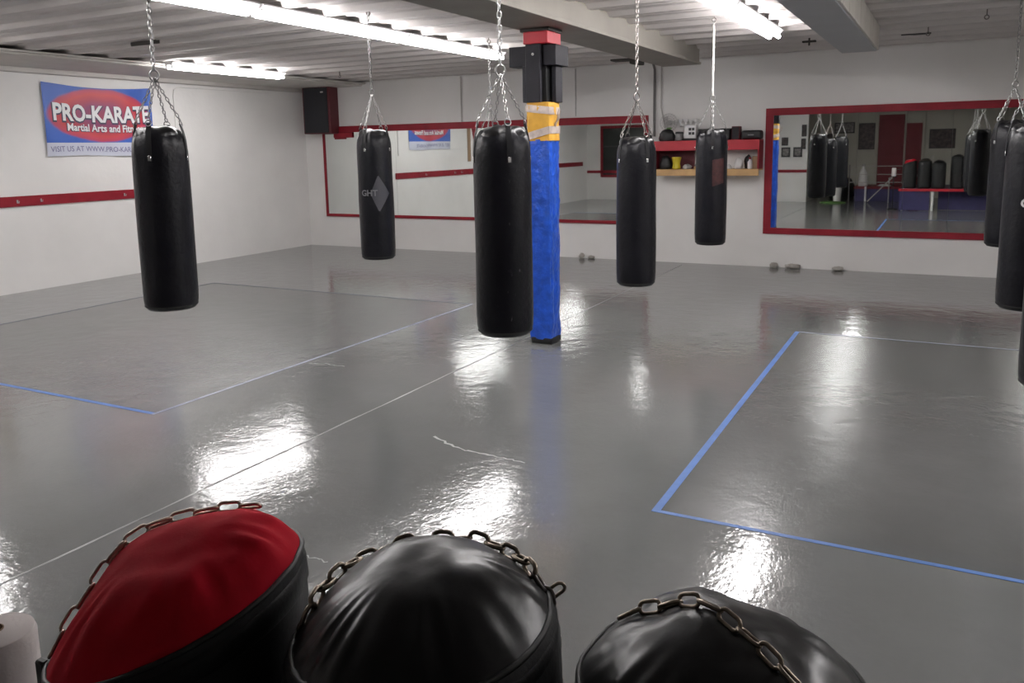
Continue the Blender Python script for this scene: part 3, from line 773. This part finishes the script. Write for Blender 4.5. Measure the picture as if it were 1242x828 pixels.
picture('wide black framed picture high on the rear wall behind the bags', -3.45, 2.35, .7, .40, YR, 'photo2', .04)
picture('square dark picture beside the wide one behind the bags', -4.05, 1.85, .4, .5, YR, 'photo')
b = new(); box(b, XL, XP, YP, YP+.03, 1.02, 1.12, .004); struct('trim_11', b, 'red')
Wd = thing('framed_window', 'red-framed dark window on the near rear wall, seen in the long mirror', 'window', (-11.0, YP, .86))
b = new(); box(b, -.92, .92, .001, .03, 0, .09, .003); box(b, -.92, .92, .001, .03, 1.86, 1.96, .003); box(b, -.92, -.82, .001, .03, .09, 1.86, .003); box(b, .82, .92, .001, .03, .09, 1.86, .003); obj('frame', b, 'red', Wd)
b = new(); box(b, -.82, .82, .001, .012, .09, 1.86); obj('pane', b, 'darkglass', Wd)
b = new(); box(b, -.82, .82, .012, .022, 1.15, 1.2); obj('glazing_bar', b, 'black', Wd)
# stage the photographer stood on
G = thing('stage', 'low red-edged stage with navy skirt under the three standing bags', 'stage', (0, 0, 0))
sx0, sx1, sy0, sy1, sz = -1.24, 3.2, -1.5, 1.14, SZ
b = new(); box(b, sx0, sx1, sy0, sy1, sz-.06, sz, .004); obj('deck', b, 'stagetop', G)
b = new(); box(b, sx0-.015, sx1+.015, sy1, sy1+.015, sz-.07, sz+.005, .003); box(b, sx0-.015, sx0, sy0, sy1, sz-.07, sz+.005, .003); obj('edge_trim', b, 'redbright', G)
b = new(); box(b, sx0+.02, -.42, sy1-.05, sy1-.03, 0.01, sz-.06); box(b, sx0+.02, sx0+.04, sy0, sy1-.05, .01, sz-.06); box(b, -.2, sx1-.05, sy1-.45, sy1-.43, .01, sz-.06); obj('skirt', b, 'navy', G)
for xx in (sx0+.1, -.35, 1.4, sx1-.1):
    for yy in (sy0+.1, sy1-.04 if xx > -.5 else sy1-.12):
        b = new(); box(b, xx-.035, xx+.035, yy-.035, yy+.035, 0, sz-.06, .004); obj('leg', b, 'white', G)
G2 = thing('platform', 'navy-skirted platform before the red doors, seen in the wide mirror', 'platform', (-1.9, -3.6, 0))
b = new(); box(b, -.95, .75, -.8, .75, .42, .5, .006); obj('deck', b, 'reddoor', G2)
b = new(); box(b, -.93, .73, -.78, .72, 0, .42); obj('skirt', b, 'navy', G2)
b = new(); box(b, -.6, -.54, .73, .79, 0, .5, .004); obj('post', b, 'white', G2)
Rl = thing('safety_rail', 'thin rope rail along the platform before the red doors', 'rail', (-2.2, -2.8, 0))
for xx in (-.8, 1.0):
    b = new(); tube(b, [(xx, 0, 0), (xx, 0, 1.25)], .02, 8); obj('post', b, 'darkpipe', Rl)
for zz in (.65, .92, 1.2):
    b = new(); tube(b, [(-.8, 0, zz), (1.0, 0, zz)], .012, 6); obj('rope', b, 'pipe', Rl)
for lab, a, c in (('lower diagonal handrail behind the stage corner, seen in the mirror', (-2.35, -2.15, .03), (-1.6, -2.15, .85)), ('upper diagonal handrail rising behind the stage, seen in the mirror', (-1.27, -2.1, .33), (-.42, -2.1, 1.55))):
    b = new(); tube(b, [a, c], .018, 8)
    if a[0] > -1.5: tube(b, [a, (a[0], a[1], 0)], .018, 8); tube(b, [c, (c[0], c[1], 0)], .014, 8)
    else: tube(b, [c, (c[0]-.1, a[1], .83), (c[0]-.1, a[1], 0)], .016, 8)
    tag(obj('handrail', b, 'pipe'), lab, 'handrail')
T = thing('white_bucket', 'white bucket on the rear floor, seen under the bags in the mirror', 'bucket', (-3.35, -2.55, .0))
b = new(); lathe(b, [(0, 0), (.12, 0), (.16, .62), (.175, .63), (.175, .66), (.15, .66), (.14, .6), (.11, .03), (0, .03)], 24); obj('body', b, 'white', T)
b = new(); tube(b, [(.165*math.cos(q), 0, .62+.14*math.sin(q)) for q in [PI*i/10 for i in range(11)]], .006, 6); obj('handle', b, 'steel', T)
blob('green_mat', 'crumpled green mat on the floor behind the white bucket', 'mat', -3.4, -1.75, 0, .40, .25, .06, 'green', 21, fl=.0)
T = thing('spray_bottle', 'white bottle standing on the platform by the red doors', 'bottle', (-2.6, -3.3, .5))
b = new(); lathe(b, [(0, 0), (.15, 0), (.16, .04), (.13, .45), (.05, .62), (.045, .68), (0, .68)], 20); obj('body', b, 'white', T)
b = new(); lathe(b, [(0, .68), (.055, .68), (.05, .76), (0, .76)], 14); obj('cap', b, 'ltgrey', T)
blob('gear_pile', 'dark pile of gear against the rear wall left of the red doors', 'gear', -3.4, -4.45, 0, .42, .35, .55, 'black', 31, amp=.5)
blob('folded_towel', 'white folded towel on the platform before the wide red door', 'towel', -1.9, -3.2, .5, .2, .14, .05, 'white', 32)

# ------------------------------------------------------------------ the three standing bags in front
SZ_ = SZ
RV = Vector((.885, .465, 0)).normalized()      # sideways
FV = Vector((-.465, .885, 0)).normalized()     # away
def standing_bag(label, x, y, zr, R, capm, dome, slope, seed, fade=0., wr=.012, rim_r=1., fslope=0., pw=2.3, lumps=(), pleats=()):
    t = thing('punching_bag', label, 'punching bag', (x, y, SZ+.003), 0, 'punching bags standing in a row on the stage')
    hr = zr-SZ
    def shear(px, py, z):
        k = min(1, max(0, (z-hr+.5)/.5)); p = Vector((px, py, 0))
        return z+k*k*(slope*p.dot(RV)+fslope*p.dot(FV))
    def body_fn(th, r, z):
        n = noise.noise(Vector((math.cos(th)*1.8+seed, math.sin(th)*1.8, z*3)))
        f = noise.noise(Vector((math.cos(th)*6+seed, math.sin(th)*6, z*1.5)))
        r2 = r*(1+.03*n+.012*f); return r2, shear(r2*math.cos(th), r2*math.sin(th), z)
    prof = [(0, 0), (R*.8, 0), (R*.97, .02), (R, .06)]+[(R*(1.0+.03*math.sin(PI*i/16)), .06+(hr-.10)*i/16) for i in range(1, 17)]+[(R*(1.0+rim_r)/2, hr-.012), (R*rim_r, hr)]
    b = new(); lathe(b, prof, 96, body_fn); obj('body', b, 'fgbody', t, 70)
    Rr = R*rim_r
    def cap_z(th, r):
        q = r/Rr
        z = dome*(1-q**pw)
        v = Vector((math.cos(th)*q*2.0+seed, math.sin(th)*q*2.0, seed))
        z += wr*1.3*noise.noise(v*.8)*(1-q**4)
        fold = noise.noise(Vector((math.cos(th)*4.5+seed*2, math.sin(th)*4.5, q*.8)))
        z += wr*1.0*fold*min(1, max(0, q-.45)/.35)**2*(1-q**8)*1.0
        z += wr*.22*noise.noise(Vector((math.cos(th)*q*5+seed, math.sin(th)*q*5, 3.3+seed)))*(1-q**4)
        p = RV*0; px, py = math.cos(th)*r, math.sin(th)*r
        sd = px*RV.x+py*RV.y; aw = px*FV.x+py*FV.y
        for (ls, la, lr, lh) in lumps: z += lh*math.exp(-((sd-ls)**2+(aw-la)**2)/lr**2)*(1-q**6)
        for (a0, aw_, k, am) in pleats:
            ang = math.atan2(aw, sd); da = (ang-a0+PI) % (2*PI)-PI
            z += am*math.sin(k*ang+2*math.sin(5*ang))*math.exp(-(da/aw_)**2)*math.exp(-((q-.78)/.20)**2)
        return z
    def cap_fn(th, r, z):
        n = noise.noise(Vector((math.cos(th)*1.8+seed, math.sin(th)*1.8, hr*3)))
        f = noise.noise(Vector((math.cos(th)*6+seed, math.sin(th)*6, hr*1.5)))
        r2 = r*(1+(.03*n+.012*f)*(r/Rr)**2)
        zz = hr+cap_z(th, r)
        return r2, shear(r2*math.cos(th), r2*math.sin(th), hr)-hr+zz
    b = new(); lathe(b, [(Rr*i/44, 0) for i in range(44, -1, -1)], 128, cap_fn); obj('cap', b, capm, t, 80)
    # rim piping and a stitched band below it
    b = new(); pts = []
    for k in range(72):
        th = 2*PI*k/72; r2, z = cap_fn(th, Rr, 0); pts.append(((r2+.001)*math.cos(th), (r2+.001)*math.sin(th), z))
    tube(b, pts, .0042, 8, closed=True); obj('piping', b, 'seam', t, 60)
    b = new()
    lathe(b, [(R*(1+rim_r)/2+.0035, hr-.045), (R*(1+rim_r)/2+.006, hr-.042), (R*(1+rim_r)/2+.004, hr-.018), (R*(1+rim_r)/2+.001, hr-.014)], 96, body_fn); obj('band', b, 'strap', t, 60)
    def surf(side, away, lift=.006):
        p = RV*side+FV*away; r = min(p.length, Rr*.999); th = math.atan2(p.y, p.x)
        r2, z = cap_fn(th, r, 0)
        return Vector((r2*math.cos(th), r2*math.sin(th), z+lift))
    return t, surf
# middle black bag
MB_, ms = standing_bag('black standing bag with a steel chain over its back edge, middle of the front three', -.590, .838, 1.425, .185, 'captop', .085, .11, 3.3, wr=.007, rim_r=.92, pw=2.7, pleats=((-2.5, .45, 26, .0042), (-1.5, .35, 15, .003), (.2, .4, 17, .003)))
b = new()
def arc(surf, pts, lift, n=8):
    out = []
    for (a, c), (a2, c2) in zip(pts[:-1], pts[1:]):
        for k in range(n): out.append(surf(a+(a2-a)*k/n, c+(c2-c)*k/n, lift))
    out.append(surf(*pts[-1], lift)); return out
up = lambda p: Vector((0, 0, 1))
mp = [(-.148, .005), (-.132, .065), (-.095, .115), (-.04, .14), (.03, .143), (.085, .125), (.125, .09), (.150, .035)]
chain(b, arc(ms, mp, .012), .037, .0245, .0034, ref=up, seg=8, n=6, roll=.35); obj('chain', b, 'brass', MB_, 60)
b = new(); e1 = ms(.150, .035, .012)
dn = [e1, e1+RV*.018+Vector((0, 0, -.03)), e1+RV*.026-FV*.01+Vector((0, 0, -.09)), e1+RV*.028-FV*.02+Vector((0, 0, -.17)), e1+RV*.028-FV*.02+Vector((0, 0, -.30))]
chain(b, dn, .037, .0245, .0034, seg=8, n=6); obj('chain', b, 'darksteel', MB_, 60)
b = new(); q = e1+RV*.030+Vector((0, 0, -.028)); link(b, q, (RV*.8+Vector((0, 0, .6))).normalized(), Vector((0, 0, 1)).cross(RV).cross(RV).normalized()*-1 if False else (Vector((0, 0, .8))-RV*.6).normalized(), .034, .019, .0026, 8, 6); obj('loose_link', b, 'brass', MB_, 60)
b = new(); s0 = ms(-.148, .005, .012)
chain(b, [s0, s0-RV*.012+Vector((0, 0, -.03)), s0-RV*.018-FV*.01+Vector((0, 0, -.12)), s0-RV*.018-FV*.01+Vector((0, 0, -.25))], .037, .0245, .0034, seg=8, n=6); obj('chain', b, 'brass', MB_, 60)
# red-topped bag
RB_, rs = standing_bag('standing bag with a slanting red canvas top and a chain, leftmost of the front three', -.985, .775, 1.385, .186, 'redcap', .098, .36, 5.9, wr=.012, rim_r=.97, pw=3., lumps=((-.10, .06, .07, .028),), pleats=((-2.2, .6, 15, .004), (-.3, .5, 12, .004)))
b = new(); rp_ = [(-.170, -.055), (-.152, -.022), (-.117, .028), (-.068, .066), (-.01, .090), (.04, .098), (.08, .096), (.11, .085)]
chain(b, arc(rs, rp_, .006), .042, .0195, .0027, ref=None, seg=8, n=6, roll=.75); obj('chain', b, 'warmchain', RB_, 60)
s0 = rs(-.170, -.055, .006)
b = new(); box(b, -.010, .010, -.006, .006, -.045, .0, .003, mtx=Matrix.Translation(s0-RV*.012+Vector((0, 0, -.004)))); obj('clip', b, 'seam', RB_)
b = new(); tube(b, [s0-RV*.014-FV*.006+Vector((0, 0, -.045)), s0-RV*.014-FV*.006+Vector((0, 0, -.12))], .0028, 8); obj('clip_pin', b, 'steel', RB_)
# right black bag
BB_, bs = standing_bag('black leather standing bag with a chain lying across it, rightmost of the front three', -.215, .945, 1.378, .182, 'captop', .085, -.02, 8.4, wr=.012, rim_r=.97, pw=2.6, lumps=((.0, .12, .05, .012), (-.07, .05, .035, -.012)), pleats=((-2.8, .5, 14, .0035),))
for lab_, x_, y_, z_, sd_ in (('black standing bag just right of the front three, seen in the wide mirror', .26, .80, 1.55, 12.), ('black standing bag farthest right of the stage row, seen in the wide mirror', .68, .86, 1.62, 15.)):
    standing_bag(lab_, x_, y_, z_, .17, 'captop', .07, .02, sd_, rim_r=.96)
b = new(); bp_ = [(-.118, .080), (-.085, .072), (-.045, .045), (-.01, .010), (.02, -.035), (.05, -.08), (.075, -.12), (.09, -.15)]
chain(b, arc(bs, bp_, .007), .038, .021, .0029, ref=None, seg=8, n=6, roll=.5); obj('chain', b, 'brass', BB_, 60)

# paper towel roll on a tall stand
PX, PY, PZ = -1.415, .735, 1.245
St = thing('tall_stand', 'slim black floor stand holding the paper towel roll beside the stage', 'stand', (PX, PY, .001))
b = new(); lathe(b, [(0, 0), (.13, 0), (.13, .02), (.02, .035), (0, .035)], 24); obj('base', b, 'black', St)
b = new(); tube(b, [(0, 0, .03), (0, 0, PZ-.25-.002-.018)], .014, 10); obj('pole', b, 'black', St)
b = new(); lathe(b, [(0, PZ-.25-.002-.018), (.10, PZ-.25-.002-.018), (.10, PZ-.25-.002), (0, PZ-.25-.002)], 24); obj('tray', b, 'black', St)
Tw = thing('paper_towel_roll', 'white paper towel roll at the lower left corner', 'paper roll', (PX, PY, PZ-.25))
rr = .064
b = new(); lathe(b, [(.015, .003), (rr*.9, 0), (rr, .008), (rr, .235), (rr*.95, .245), (rr*.72, .25), (.015, .25), (.015, .003)], 48); obj('paper', b, 'paper', Tw)
b = new(); lathe(b, [(.0152, .001), (.0152, .2515), (.0135, .2515), (.0135, .001), (.0152, .001)], 24); obj('core', b, 'card', Tw)

# ------------------------------------------------------------------ world, camera, view
w = bpy.data.worlds.new('world'); scene.world = w; w.use_nodes = True
w.node_tree.nodes['Background'].inputs[0].default_value = (.02, .02, .022, 1)
cam = bpy.data.cameras.new('camera'); co = bpy.data.objects.new('camera', cam); C.objects.link(co)
cam.lens = 28.878; cam.sensor_width = 36; cam.sensor_fit = 'HORIZONTAL'; cam.clip_start = .05; cam.clip_end = 100
cam.shift_y = -79/1242
r_ = Vector((.88515156, .46492395, -.01877333)); u_ = Vector((-.05537477, .14531412, .98783472)); bk = Vector((.46199605, -.87334388, .15437008))
mt = Matrix((r_, u_, bk)).transposed().to_4x4(); mt.translation = (0, 0, 2.05); co.matrix_world = mt
scene.camera = co
scene.view_settings.view_transform = 'Standard'; scene.view_settings.look = 'None'
scene.view_settings.exposure = 0.; scene.view_settings.gamma = 1.; scene.view_settings.use_curve_mapping = False
